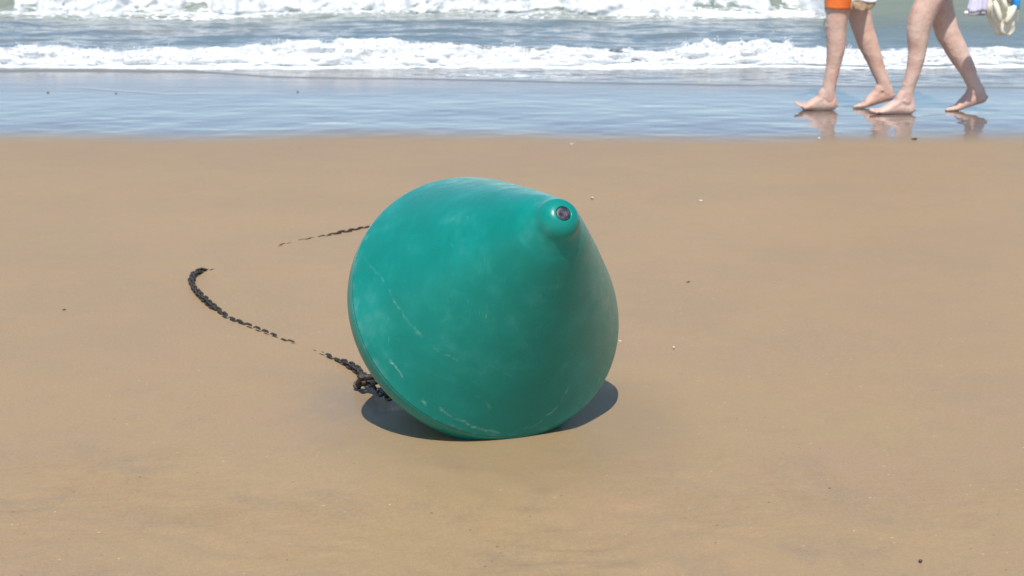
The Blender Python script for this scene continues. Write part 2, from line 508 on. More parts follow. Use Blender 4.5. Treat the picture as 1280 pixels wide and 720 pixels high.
# ------------------------------------------------------------------ buoy
def green_material():
    m = Mat("green_plastic")
    x, y, z = m.xyz()
    blot = m.noise(5, 6, 0.62, m.mapping((1, 1, 1.3), (2, 0, 1)), 0.15)
    blot2 = m.noise(22, 5, 0.65)
    c = m.mix(m.ramp(blot, 0.35, 0.7), (0.0015, 0.184, 0.146), (0.0034, 0.226, 0.186))
    salt = m.math('MULTIPLY', m.ramp(blot, 0.50, 0.66), m.ramp(m.noise(14, 5, 0.7), 0.42, 0.66))
    c = m.mix(m.math('MULTIPLY', salt, 0.19), c, (0.15, 0.36, 0.34))
    # scuffs and scratches
    brk = m.math('MULTIPLY', m.ramp(m.noise(46, 4, 0.7), 0.40, 0.62), m.ramp(m.noise(260, 2, 0.6), 0.35, 0.6, 0.25, 1.0))
    mask = m.math('MULTIPLY', m.attr('wear'), brk)
    hair = m.noise(1, 2, 0.5, m.mapping((300, 14, 25), rot=(0.4, 0.9, 0.5)))
    hair = m.math('MULTIPLY', m.ramp(hair, 0.70, 0.78), m.ramp(blot, 0.45, 0.62, 0, 0.45))
    # the moulded edge is rubbed pale here and there
    rubbed = m.math('MULTIPLY', m.math('MULTIPLY', m.ramp(z, 0.020, 0.033), m.ramp(z, 0.052, 0.036)), m.ramp(blot2, 0.48, 0.70, 0, 0.16))
    mask = m.math('MAXIMUM', m.math('MAXIMUM', mask, hair), rubbed)
    c = m.mix(mask, c, (0.40, 0.58, 0.54))
    sandy = m.math('MULTIPLY', m.ramp(z, -0.0, -0.03), m.ramp(blot2, 0.45, 0.6, 0, 0.06))
    c = m.mix(sandy, c, (0.20, 0.19, 0.13))
    rough = m.math('ADD', m.ramp(blot2, 0.3, 0.7, 0.24, 0.36), m.math('MULTIPLY', mask, 0.3))
    m.set(Base_Color=c, Roughness=rough, IOR=1.46, Specular_IOR_Level=0.36, Normal=m.bump(m.math('ADD', blot2, m.math('MULTIPLY', mask, 1.5)), 0.12, 0.003))
    return m.m


SCRATCHES = [((-0.3282, 0.1489, 0.0629), (-0.3134, 0.0441, 0.1413), 0.004, 0.35),
             ((-0.3134, 0.0441, 0.1413), (-0.29, -0.0731, 0.1723), 0.004, 0.4),
             ((-0.29, -0.0731, 0.1723), (-0.2531, -0.1406, 0.1894), 0.004, 0.4),
             ((-0.2531, -0.1406, 0.1894), (-0.1929, -0.2077, 0.2), 0.004, 0.3),
             ((-0.3261, -0.1398, 0.0728), (-0.3125, -0.1646, 0.0758), 0.0035, 0.8),
             ((-0.3125, -0.1646, 0.0758), (-0.3011, -0.1904, 0.0704), 0.004, 0.95),
             ((0.0023, -0.366, 0.0528), (0.0639, -0.3504, 0.0704), 0.0035, 0.6),
             ((0.0639, -0.3504, 0.0704), (0.1009, -0.3246, 0.0994), 0.004, 0.8),
             ((0.1009, -0.3246, 0.0994), (0.123, -0.2908, 0.1426), 0.0035, 0.6),
             ((-0.2568, -0.257, 0.0577), (-0.2418, -0.2732, 0.0549), 0.006, 1),
             ((-0.2499, -0.1471, 0.1885), (-0.2315, -0.1139, 0.2448), 0.003, 0.25),
             ((-0.2315, -0.1139, 0.2448), (-0.1787, -0.1169, 0.322), 0.003, 0.2),
             ((-0.1305, -0.2892, 0.1398), (-0.0954, -0.3175, 0.1145), 0.0035, 0.45),
             ((-0.2153, -0.2853, 0.0682), (-0.1533, -0.329, 0.0584), 0.004, 0.7),
             ((-0.1533, -0.329, 0.0584), (-0.0566, -0.3654, 0.0461), 0.004, 0.8),
             ((-0.0598, -0.2008, 0.3289), (-0.0071, -0.2497, 0.2591), 0.0035, 0.2),
             ((0.2146, -0.3044, 0.0412), (0.2607, -0.2487, 0.063), 0.006, 0.35),
             ((-0.1188, -0.2352, 0.2351), (-0.0584, -0.2678, 0.2165), 0.003, 0.25)]


def wear_values(V):
    """How deep the skin is scratched at each vertex."""
    w = np.zeros(len(V))
    V = V + 0.006 * np.stack([fbm(V[:, 0] * 30, V[:, 1] * 30, V[:, 2] * 30, sd, 3) for sd in (101, 102, 103)], 1)
    for a, b, wd, amt in SCRATCHES:
        a, b = np.array(a), np.array(b); ba = b - a
        t = np.clip(((V - a) @ ba) / (ba @ ba), 0, 1)
        P = a + t[:, None] * ba
        q = np.hypot(P[:, 0], P[:, 1]); P[:, :2] *= (np.hypot(V[:, 0], V[:, 1]) / q)[:, None]      # follow the curved skin
        d = np.linalg.norm(V - P, axis=1)
        w = np.maximum(w, 0.62 * amt * sstep(wd, wd * 0.2, d) * sstep(-0.15, 0.1, t * (1 - t) * 4 + 0.05))
    return w


AX = Vector((math.sin(math.radians(22.74)) * math.cos(math.radians(34.34)), -math.cos(math.radians(22.74)) * math.cos(math.radians(34.34)), math.sin(math.radians(34.34))))
AU = Vector((0, 0, 1)).cross(AX).normalized()
AV = AX.cross(AU)
BUOY_ROT = Matrix((AU, AV, AX)).transposed()

NOSE = [(0.034, 0.3760), (0.0400, 0.3732), (0.1028, 0.3380), (0.1716, 0.2995), (0.2404, 0.2605), (0.3093, 0.2209), (0.3781, 0.1809), (0.4469, 0.1403), (0.5157, 0.0995), (0.545, 0.0790), (0.565, 0.0655),
        (0.5785, 0.0580), (0.5900, 0.0538), (0.6010, 0.0490), (0.6100, 0.0425), (0.6165, 0.0345), (0.6203, 0.0270), (0.6215, 0.0220)]
RIM = [(-0.031, 0.3700), (-0.027, 0.3738), (-0.018, 0.3784), (-0.006, 0.3798), (0.018, 0.3800), (0.028, 0.3788), (0.034, 0.3760)]
KEEL = [(-0.460, 0.0001), (-0.460, 0.046), (-0.456, 0.060), (-0.442, 0.072), (-0.42, 0.086), (-0.30, 0.168), (-0.20, 0.238), (-0.10, 0.308), (-0.05, 0.347), (-0.031, 0.3700)]


def build_buoy():
    C = Vector((-0.0736, 4.8478, 0.3230))
    root = empty("mooring_buoy", (C.x, C.y, 0))
    tag(root, "large green cone shaped buoy lying tipped on the sand with scuffed plastic skin", "buoy")
    prof = KEEL[:-1] + RIM[:-1] + smooth_profile(NOSE, 4) + [(0.6219, 0.0206), (0.6207, 0.0190), (0.608, 0.0184), (0.608, 0.0001)]
    dense = [prof[0]]
    for p, q in zip(prof[:-1], prof[1:]):                       # rings close enough to carry the scratches
        k = max(1, round(math.dist(p, q) / 0.0035)) if q[0] > 0.02 else 1
        dense += [(p[0] + (q[0] - p[0]) * i / k, p[1] + (q[1] - p[1]) * i / k) for i in range(1, k + 1)]
    me = lathe_mesh("hull", dense, 560)
    co = np.empty(len(me.vertices) * 3, np.float32); me.vertices.foreach_get("co", co)
    me.attributes.new("wear", 'FLOAT', 'POINT').data.foreach_set("value", wear_values(co.reshape(-1, 3).astype(float)).astype(np.float32))
    mat = green_material()
    M = BUOY_ROT.to_4x4()
    zmin = min((BUOY_ROT @ v.co).z for v in me.vertices)
    M.translation = (0, 0, -zmin - 0.005)
    hull = link("hull", me, mat, root)
    hull.matrix_local = M
    # dark plug in the nose
    bm = Mat("black_plug"); n = bm.noise(90, 4, 0.6)
    bm.set(Base_Color=bm.mix(bm.ramp(n, 0.4, 0.65), (0.022, 0.019, 0.028), (0.070, 0.060, 0.078)), Roughness=0.45, Normal=bm.bump(n, 0.5, 0.004))
    plug = link("plug", lathe_mesh("plug", [(0.604, 0.0001), (0.604, 0.0181), (0.6190, 0.0181), (0.6202, 0.0168), (0.6202, 0.0080), (0.6192, 0.0060), (0.6192, 0.0001)], 32), bm.m, root)
    plug.matrix_local = M
    eye = link("mooring_eye", torus_mesh(0.030, 0.007, 24, 10), IRON, root)
    eye.matrix_local = M @ Matrix.Translation((0, 0, -0.482)) @ Matrix.Rotation(PI / 2, 4, 'X')
    return C


def torus_mesh(R, r, n, k):
    a = np.linspace(0, 2 * PI, n, endpoint=False); b = np.linspace(0, 2 * PI, k, endpoint=False)
    A, B = np.meshgrid(a, b, indexing='ij')
    V = np.stack([(R + r * np.cos(B)) * np.cos(A), (R + r * np.cos(B)) * np.sin(A), r * np.sin(B)], -1).reshape(-1, 3)
    i = np.arange(n)[:, None]; j = np.arange(k)[None]
    Fq = np.stack([i * k + j, ((i + 1) % n) * k + j, ((i + 1) % n) * k + (j + 1) % k, i * k + (j + 1) % k], -1).reshape(-1, 4)
    return np_mesh("ring", V, Fq)


def iron_material():
    m = Mat("rusty_iron")
    n = m.noise(120, 5, 0.7)
    n2 = m.noise(25, 4, 0.6)
    c = m.mix(m.ramp(n, 0.4, 0.62), (0.012, 0.010, 0.010), (0.042, 0.029, 0.020))
    c = m.mix(m.ramp(n2, 0.58, 0.72, 0, 0.45), c, (0.13, 0.09, 0.055))
    m.set(Base_Color=c, Roughness=0.55, Specular_IOR_Level=0.5, Normal=m.bump(n, 0.6, 0.003))
    return m.m


IRON = iron_material()
build_buoy()


# ------------------------------------------------------------------ chain
def tube_mesh(name, path, r, k=6, closed=False):
    P = [Vector(p) for p in path]; n = len(P); V = []
    ref = None
    for i in range(n):
        t = (P[(i + 1) % n] - P[i - 1]) if closed or 0 < i < n - 1 else (P[1] - P[0] if i == 0 else P[-1] - P[-2])
        t.normalize()
        if ref is None: ref = t.orthogonal().normalized()
        ref = (ref - t * ref.dot(t)).normalized(); b = t.cross(ref)
        rr = r[i] if isinstance(r, (list, tuple)) else r
        V += [tuple(P[i] + (ref * math.cos(a) + b * math.sin(a)) * rr) for a in (2 * PI * j / k for j in range(k))]
    Fs = [(i * k + j, i * k + (j + 1) % k, ((i + 1) % n) * k + (j + 1) % k, ((i + 1) % n) * k + j) for i in range(n if closed else n - 1) for j in range(k)]
    if not closed: Fs += [tuple(range(k))[::-1], tuple(range((n - 1) * k, n * k))]
    me = bpy.data.meshes.new(name); me.from_pydata(V, [], Fs); me.update()
    return me


CHAIN = [(-0.234, 5.15, 0.04), (-0.3, 5.0, 0.028), (-0.345, 4.975, 0.018), (-0.375, 5.03, 0.016), (-0.405, 5.12, 0.016), (-0.44, 5.235, 0.01), (-0.464, 5.333, 0.003), (-0.497, 5.405, 0.002), (-0.531, 5.46, -0.005), (-0.587, 5.554, -0.0105), (-0.647, 5.642, -0.0155), (-0.719, 5.712, -0.0095), (-0.78, 5.794, -0.0085), (-0.851, 5.888, -0.0085), (-0.907, 5.953, -0.0055), (-0.964, 6.031, -0.0035), (-1.033, 6.156, 0.008), (-1.09, 6.287, 0.01), (-1.136, 6.41, 0.01), (-1.17, 6.538, 0.01), (-1.176, 6.644, 0.01), (-1.162, 6.726, 0.007), (-1.136, 6.767, -0.0095), (-1.076, 6.909, -0.0305), (-1.018, 7.072, -0.027), (-0.949, 7.195, -0.011), (-0.89, 7.29, -0.01), (-0.832, 7.355, -0.011), (-0.788, 7.404, -0.012), (-0.729, 7.471, -0.006), (-0.673, 7.522, -0.004), (-0.622, 7.591, -0.01), (-0.562, 7.696, -0.019), (-0.483, 7.804, -0.03)]


def build_chain():
    P = np.array(CHAIN); seg = np.linalg.norm(np.diff(P, axis=0), axis=1); L = np.concatenate([[0], np.cumsum(seg)])
    pitch = 0.0275
    root = empty("mooring_chain", tuple(CHAIN[0][:2]) + (0,))
    tag(root, "dark rusty chain curling half buried across the sand away from the green buoy", "chain")
    a, r, hl = [], 0.0043, 0.0088
    for k in range(14):
        t = 2 * PI * k / 14
        a.append((math.cos(t) * 0.0100 + (hl if math.cos(t) > 0 else -hl), math.sin(t) * 0.0098, 0))
    me = tube_mesh("chain_link", a, r, 6, True); me.materials.append(IRON)
    me.polygons.foreach_set("use_smooth", [True] * len(me.polygons))
    n = int(L[-1] / pitch)
    for i in range(1, n):
        s = i * pitch
        if 0.295 < s < 0.335: continue                          # the shackle takes this place
        p = Vector([float(np.interp(s, L, P[:, c])) for c in range(3)])
        q = Vector([float(np.interp(s + 0.012, L, P[:, c])) for c in range(3)]); t = (q - p).normalized()
        side = Vector((0, 0, 1)).cross(t).normalized(); upv = t.cross(side)
        roll = (PI / 4 if i % 2 else -PI / 4) + random.uniform(-0.35, 0.35)
        sv = side * math.cos(roll) + upv * math.sin(roll); uv = t.cross(sv)
        M = Matrix((t, sv, uv)).transposed().to_4x4()
        M.translation = p - Vector(root.location) + Vector((0, 0, random.uniform(-.0015, .0015) + float(mound(p.x, p.y))))
        o = bpy.data.objects.new("chain_link", me); COL.objects.link(o); o.parent = root; o.matrix_local = M
    # shackle
    p = Vector((-0.404, 5.140, 0.034)); d = Vector((-0.90, -0.25, 0.0)).normalized()
    s = Vector((0, 0, 1)).cross(d).normalized(); s = (s * 0.8 + Vector((0, 0, 1)) * 0.55).normalized(); nrm = d.cross(s)
    M = (Matrix((d, s, nrm)).transposed() * 1.4).to_4x4(); M.translation = p - Vector(root.location)
    bow = [(0.030, 0.017, 0), (0.012, 0.018, 0), (-0.006, 0.018, 0), (-0.018, 0.014, 0), (-0.024, 0.007, 0), (-0.026, 0, 0), (-0.024, -0.007, 0), (-0.018, -0.014, 0), (-0.006, -0.018, 0), (0.012, -0.018, 0), (0.030, -0.017, 0)]
    sh = link("shackle", tube_mesh("shackle", bow, [0.0085] + [0.0062] * 9 + [0.0085], 10), IRON, root); sh.matrix_local = M
    pin = link("pin", tube_mesh("pin", [(0.028, -0.032, 0), (0.028, -0.0245, 0), (0.028, -0.024, 0), (0.028, 0.030, 0)], [0.0095, 0.0095, 0.0055, 0.0055], 8), IRON, sh, False)


build_chain()


# ------------------------------------------------------------------ bits of shell and pebble on the beach
def shard_mesh(seed, sx, sy, sz):
    rr = random.Random(seed); bm = bmesh.new(); bmesh.ops.create_icosphere(bm, subdivisions=2, radius=1)
    for v in bm.verts:
        k = 1 + rr.uniform(-.16, .16)
        v.co = Vector((v.co.x * sx * k * (1 + .25 * v.co.y), v.co.y * sy * k, v.co.z * sz * k))
    me = bpy.data.meshes.new("shard"); bm.to_mesh(me); bm.free(); return me


def simple(name, c, rough=0.6, var=0.4, scale=40):
    m = Mat(name); n = m.noise(scale, 4, 0.6)
    m.set(Base_Color=m.mix(m.ramp(n, 0.3, 0.7), c, tuple(v * (1 - var) for v in c)), Roughness=rough, Normal=m.bump(n, 0.3, 0.004)); return m.m


SHELL = simple("pale_shell", (0.56, 0.49, 0.40)); WEED = simple("dark_pebble", (0.075, 0.055, 0.045))
BITS = [("pebble", WEED, 2.226, 10.10, .020, .010, .006, "small dark pebble at the wet sand edge below the walkers' feet", "pebble"),
        ("shell", SHELL, 1.699, 10.10, .014, .012, .010, "tiny pale shell at the wet edge below the orange shorts walker", "shell"),
        ("shell", SHELL, 0.853, 8.187, .013, .010, .008, "tiny pale shell on open sand far behind the buoy's nose", "shell"),
        ("pebble", WEED, 0.642, 6.538, .013, .008, .007, "small flat dark pebble on sand to the right of the buoy", "pebble"),
        ("shell", SHELL, 0.365, 8.268, .012, .009, .007, "white shell chip on sand just past the buoy's black nose plug", "shell"),
        ("shell", SHELL, 0.325, 9.894, .015, .010, .008, "white shell chip by the wet sand edge straight behind the buoy", "shell"),
        ("shell", SHELL, 0.511, 5.622, .006, .005, .005, "tiny cream shell crumb on sand right beside the buoy", "shell"),
        ("shell", SHELL, 0.346, 5.702, .009, .005, .004, "pale shell sliver touching the buoy's right flank in view", "shell"),
        ("pebble", WEED, -1.534, 6.121, .008, .007, .005, "small dark pebble alone on sand left of the chain's bend", "pebble"),
        ("pebble", WEED, 0.897, 3.802, .006, .005, .005, "small dark pebble lowest in the foreground sand at the right", "pebble"),
        ("shell", SHELL, 0.525, 4.709, .004, .004, .003, "speck of cream shell on sand beside the buoy's shadow tip", "shell"),
        ("pebble", WEED, 0.778, 4.278, .004, .004, .004, "tiny dark pebble in the foreground sand right of the buoy", "pebble"),
        ("pebble", WEED, -3.08, 12.19, .012, .007, .005, "leftmost dark lump standing for a dimple in the mirror wet sand", "pebble"),  # from here on, added dark lumps stand for tiny holes and ripples
        ("pebble", WEED, -2.619, 12.146, .011, .007, .005, "dark pebble on wet sand, second from the frame's left edge", "pebble"),
        ("pebble", WEED, -1.428, 12.233, .012, .007, .005, "dark lump standing for a dimple in mirror wet sand behind the chain", "pebble")]
for i, (nm, mt, x, y, sx, sy, sz, lb, ct) in enumerate(BITS):
    me = shard_mesh(i, sx * .8, sy * .8, sz * .8)
    o = link(nm, me, mt); o.location = (x, y, sz * 0.35); o.rotation_euler = (0.1, -0.1, i * 1.3)
    tag(o, lb, ct, "shell bits on the beach" if ct == "shell" else "pebbles on the beach")


# ------------------------------------------------------------------ people
def skin_material(name, base, red):
    m = Mat(name)
    n = m.noise(9, 5, 0.6); n2 = m.noise(40, 4, 0.6)
    c = m.mix(m.ramp(n, 0.35, 0.68), base, red)
    c = m.mix(m.ramp(n2, 0.48, 0.72, 0, 0.4), c, tuple(v * 0.68 for v in base))
    m.set(Base_Color=c, Roughness=0.52, Subsurface_Weight=0.12, Subsurface_Radius=(0.02, 0.008, 0.004), Subsurface_Scale=0.5, Normal=m.bump(m.math('ADD', n2, m.math('MULTIPLY', m.noise(16, 3, 0.5), 2.0)), 0.35, 0.010), Specular_IOR_Level=0.4)
    return m.m


class Body:
    """Collects overlapping closed volumes and fuses them into one skin."""
    def __init__(s): s.V, s.F = [], []

    def add(s, V, Fs):
        k = len(s.V); s.V += [tuple(v) for v in V]; s.F += [tuple(i + k for i in f) for f in Fs]

    def ball(s, c, r):
        bm = bmesh.new(); bmesh.ops.create_icosphere(bm, subdivisions=3, radius=1)
        r = (r, r, r) if isinstance(r, (int, float)) else r
        s.add([(c[0] + v.co.x * r[0], c[1] + v.co.y * r[1], c[2] + v.co.z * r[2]) for v in bm.verts], [tuple(v.index for v in f.verts) for f in bm.faces]); bm.free()

    def loft(s, rows, k=18, flat=False, sub=4, fn=None):
        """rows: (x, y, z, radius across the walking plane, radius sideways)"""
        R = np.array(smooth_profile(rows, sub)); n = len(R); V = []
        C = R[:, :3]; T = np.gradient(C, axis=0)
        if not flat:                                             # rounded ends
            for e, i in ((0, 0), (1, n - 1)):
                d = T[i] / np.linalg.norm(T[i]) * (1 if e else -1)
                ex = [np.concatenate([C[i] + d * R[i, 3] * math.sin(a), R[i, 3:] * math.cos(a)]) for a in (0.5, 1.0, 1.4)]
                R = np.concatenate([R, ex]) if e else np.concatenate([ex[::-1], R])
            C = R[:, :3]; T = np.gradient(C, axis=0); n = len(R)
        for i in range(n):
            t = Vector(T[i]).normalized(); side = Vector((0, 1, 0))
            if abs(t.y) > 0.8: side = Vector((0, 0, 1))
            a = side.cross(t).normalized(); b = t.cross(a)
            V += [tuple(Vector(C[i]) + a * R[i, 3] * math.cos(q) + b * R[i, 4] * math.sin(q)) for q in (2 * PI * j / k for j in range(k))]
        Fs = [(i * k + j, i * k + (j + 1) % k, (i + 1) * k + (j + 1) % k, (i + 1) * k + j) for i in range(n - 1) for j in range(k)]
        Fs += [tuple(range(k))[::-1], tuple(range((n - 1) * k, n * k))]
        if fn: V = [fn(v) for v in V]
        s.add(V, Fs)

    def fuse(s, name, voxel, smooth, origin):
        me = bpy.data.meshes.new(name)
        o = Vector(origin)
        me.from_pydata([tuple(Vector(v) - o) for v in s.V], [], s.F); me.update()
        bm = bmesh.new(); bm.from_mesh(me); bmesh.ops.recalc_face_normals(bm, faces=bm.faces); bm.to_mesh(me); bm.free()
        t = bpy.data.objects.new("tmp", me); COL.objects.link(t)
        md = t.modifiers.new("r", 'REMESH'); md.mode = 'VOXEL'; md.voxel_size = voxel
        if smooth:
            sm = t.modifiers.new("s", 'SMOOTH'); sm.factor = 0.5; sm.iterations = smooth
        dg = bpy.context.evaluated_depsgraph_get()
        out = bpy.data.meshes.new_from_object(t.evaluated_get(dg)); out.name = name
        bpy.data.objects.remove(t); bpy.data.meshes.remove(me)
        return out


def foot(B, ball, heel_deg, toe_deg, inner, ankle):
    """Bare foot pointing along -X, its ball at BALL on the ground; heel raised and toes lifted by the angles. INNER: +1 when the big toe is on the +Y side."""
    ha, ta = math.radians(heel_deg), math.radians(toe_deg)

    def bend(v):
        x, y, z = v
        if z < 0.002: z = 0.002
        w = float(sstep(-0.012, 0.012, x)); ang = ha * w if x > 0 else -0.0
        if x > 0: x, z = x * math.cos(ang) - z * math.sin(ang), x * math.sin(ang) + z * math.cos(ang)
        elif ta:
            q = ta * float(sstep(0.005, -0.03, x)); x, z = x * math.cos(q) + z * math.sin(q) * 0.6, -x * math.sin(q) + z * math.cos(q)
        return (ball[0] + x, ball[1] + y, ball[2] + z)
    i = inner
    st = [(0.196, 0, .030, .012, .012), (0.190, 0, .031, .024, .020), (0.175, 0, .034, .034, .029), (0.150, 0, .040, .041, .033), (0.115, 0, .047, .049, .033), (0.080, .002 * i, .044, .045, .034),
          (0.045, .004 * i, .034, .035, .040), (0.015, .004 * i, .025, .026, .046), (-0.010, .004 * i, .019, .020, .047), (-0.032, .003 * i, .015, .015, .041)]
    B.loft(st, 20, False, 3, bend)
    for t, (yy, x1, r) in enumerate(((.031, -.072, .0115), (.0105, -.075, .0080), (-.006, -.069, .0076), (-.0215, -.060, .0072), (-.036, -.048, .0068))):
        B.loft([(-0.018, yy * i * .95, .014, r, r), (x1 * .65, yy * i, .013 + r * .2, r * .95, r), (x1 + r * .6, yy * i, r * .95, r * .85, r)], 12, False, 3, bend)
    am = bend((0.128, 0, 0.085))
    B.ball((am[0], am[1] - .0285, am[2]), .0105); B.ball((am[0], am[1] + .0285, am[2] + .006), .0105)
    # instep and heel flesh running up into the shin
    p1, p2, h1, h2 = bend((0.098, 0, 0.070)), bend((0.045, 0.003 * i, 0.040)), bend((0.168, 0, 0.045)), bend((0.170, 0, 0.075))
    ax, az = ankle; ay = ball[1]
    up = -.022 if heel_deg else .002
    B.loft([(ax + up, ay, az + .05, .036, .036), (ax - .003, ay, az, .038, .036), ((ax + p1[0]) / 2 - .006, ay, (az + p1[2]) / 2 + .002, .036, .034), (p1[0], ay, p1[2], .032, .034), (p2[0], p2[1], p2[2], .026, .036)], 16)
    B.loft([(ax + up, ay, az + .05, .024, .024), (ax + .006 + up * .3, ay, az + .01, .028, .028), (h2[0] - .008, ay, h2[2] + .012, .030, .027), (h1[0], ay, h1[2], .030, .030)], 16)
    return bend


def hand(B, wrist, fwd_curl=0.5, side=1, down=(0.05, 0, -1)):
    """Relaxed hand hanging from WRIST: palm, four bent fingers of different length and a thumb that leaves the side of the palm."""
    w = Vector(wrist); d = Vector(down).normalized(); f = Vector((-1, 0, 0)); f = (f - d * f.dot(d)).normalized(); s = Vector((0, 1, 0)) * side
    pk = w + d * 0.09
    B.loft([(*(w + d * .0), .022, .028), (*(w + d * .03), .033, .017), (*(w + d * .065), .040, .015), (*pk, .040, .014)], 14)
    for q, (o, l) in enumerate(((.029, .070), (.010, .080), (-.010, .074), (-.029, .058))):
        b = pk + f * o
        c1 = b + d * l * .45 + s * l * .12 * fwd_curl; c2 = c1 + d * l * .30 * (1 - .3 * fwd_curl) + s * l * .30 * fwd_curl; c3 = c2 + d * l * .14 + s * l * .30 * fwd_curl
        B.loft([(*b, .0095, .0095), (*c1, .0088, .0088), (*c2, .0078, .0078), (*c3, .0065, .0065)], 10, False, 3)
    b = w + d * .030 + f * .030
    B.loft([(*b, .012, .012), (*(b + f * .020 + d * .028 + s * .010), .0105, .0105), (*(b + f * .026 + d * .056 + s * .020), .0085, .0085)], 10, False, 3)


def build_person(name, label, cx, cy, hip, near_rows, far_rows, near_hip_rows, far_hip_rows, feet, near_arm, far_arm, skin, hair_mat, shorts, knees, k=1.0):
    origin = (cx, cy, 0)
    root = empty(name, origin); tag(root, label, "person", "walkers on the wet sand")
    B = Body()
    for rows in (near_hip_rows + near_rows, far_hip_rows + far_rows): B.loft(rows, 22)
    for f in feet: foot(B, *f)
    for kc, kr in knees: B.ball(kc, kr)
    # trunk, leaning very slightly forward
    T = lambda dx, z, rx, ry: (cx + dx, cy, z * k, rx, ry)
    B.loft([T(0, .90, .105, .150), T(.005, .98, .115, .170), T(0, 1.08, .110, .158), T(-.005, 1.18, .108, .150), T(-.015, 1.30, .122, .168), T(-.02, 1.42, .118, .180), T(-.01, 1.50, .090, .150), T(-.01, 1.545, .062, .080)], 26)
    B.loft([T(-.01, 1.50, .062, .062), T(-.02, 1.58, .056, .056), T(-.03, 1.66, .060, .056)], 18)
    h = (cx - .04, cy, 1.735 * k)
    B.ball(h, (.098, .076, .118)); B.ball((h[0] - .030, cy, h[2] - .055), (.066, .058, .066)); B.ball((h[0] - .075, cy, h[2] - .095), (.022, .026, .020))
    B.loft([(h[0] - .090, cy, h[2] + .010, .010, .009), (h[0] - .110, cy, h[2] - .022, .013, .013), (h[0] - .104, cy, h[2] - .032, .012, .016)], 10)
    for sgn in (-1, 1):
        B.ball((h[0] + .010, cy + sgn * .076, h[2] - .015), (.018, .010, .032))
        B.ball((h[0] - .082, cy + sgn * .032, h[2] + .014), (.014, .020, .008))
    B.ball((h[0] - .094, cy, h[2] - .060), (.010, .026, .007)); B.ball((h[0] - .092, cy, h[2] - .071), (.011, .022, .007))
    for sgn, arm in ((-1, near_arm), (1, far_arm)):
        sh, el, wr = [Vector(v) for v in arm]
        B.loft([(*(sh + Vector((0, -sgn * .03, .0))), .060, .062), (*sh, .056, .054), (*sh.lerp(el, .4), .047, .046), (*el, .037, .036), (*el.lerp(wr, .3), .040, .038), (*el.lerp(wr, .8), .028, .027), (*wr, .025, .029)], 16)
        hand(B, wr + (wr - el).normalized() * .005, 0.75, -sgn, tuple((wr - el).normalized() * .6 + Vector((0, 0, -.5))))
    body = link("body", B.fuse("body", 0.0045, 2, origin), skin, root)
    # eyes
    for sgn in (-1, 1):
        bm = bmesh.new(); bmesh.ops.create_uvsphere(bm, u_segments=14, v_segments=10, radius=.012); me = bpy.data.meshes.new("eye"); bm.to_mesh(me); bm.free()
        e = link("eye", me, EYE, root); e.location = Vector((h[0] - .084, cy + sgn * .032, h[2] + .0)) - Vector(origin)
    H = Body(); H.ball((h[0] + .018, cy, h[2] + .026), (.096, .084, .106)); H.ball((h[0] + .055, cy, h[2] - .03), (.055, .068, .075))
    link("hair", H.fuse("hair", 0.008, 4, origin), hair_mat, root)
    S = Body()
    nh, fh, mt, hem_n, hem_f, flare, nm = shorts
    for rows, hem in ((near_hip_rows + near_rows, hem_n), (far_hip_rows + far_rows, hem_f)):
        rr = [r for r in rows if r[2] > hem + .02]
        last, nxt = rr[-1], [r for r in rows if r[2] <= hem + .02][0]
        q = (last[2] - hem) / (last[2] - nxt[2]); end = tuple(a + (b - a) * q for a, b in zip(last, nxt))
        S.loft([(r[0], r[1], r[2], r[3] + .012 + flare * sstep(.95, .62, r[2]), r[4] + .012 + flare * sstep(.95, .62, r[2])) for r in rr + [end]], 24, True)
    S.loft([T(0, .88, .112, .165), T(.005, .98, .128, .183), T(0, 1.07, .120, .168)], 26, True)
    link(nm, S.fuse(nm, 0.006, 2, origin), mt, root)
    return root


EYE = simple("eye_white", (0.7, 0.68, 0.65), 0.2, 0.2)
SKIN_A = skin_material("fair_skin", (0.63, 0.440, 0.355), (0.58, 0.345, 0.270))
SKIN_B = skin_material("pale_skin", (0.66, 0.470, 0.385), (0.60, 0.370, 0.295))
HAIR_A = simple("grey_hair", (0.22, 0.20, 0.18), 0.6, 0.4, 200); HAIR_B = simple("brown_hair", (0.07, 0.045, 0.03), 0.5, 0.4, 200)
ORANGE = simple("orange_cloth", (0.90, 0.20, 0.035), 0.8, 0.12, 30); NAVY = simple("navy_cloth", (0.02, 0.03, 0.07), 0.8, 0.2, 30)


def rows_at(pts, y0, y1, lat=0.93):
    n = len(pts)
    return [(x, y0 + (y1 - y0) * i / (n - 1), z, r, r * lat) for i, (x, z, r) in enumerate(pts)]


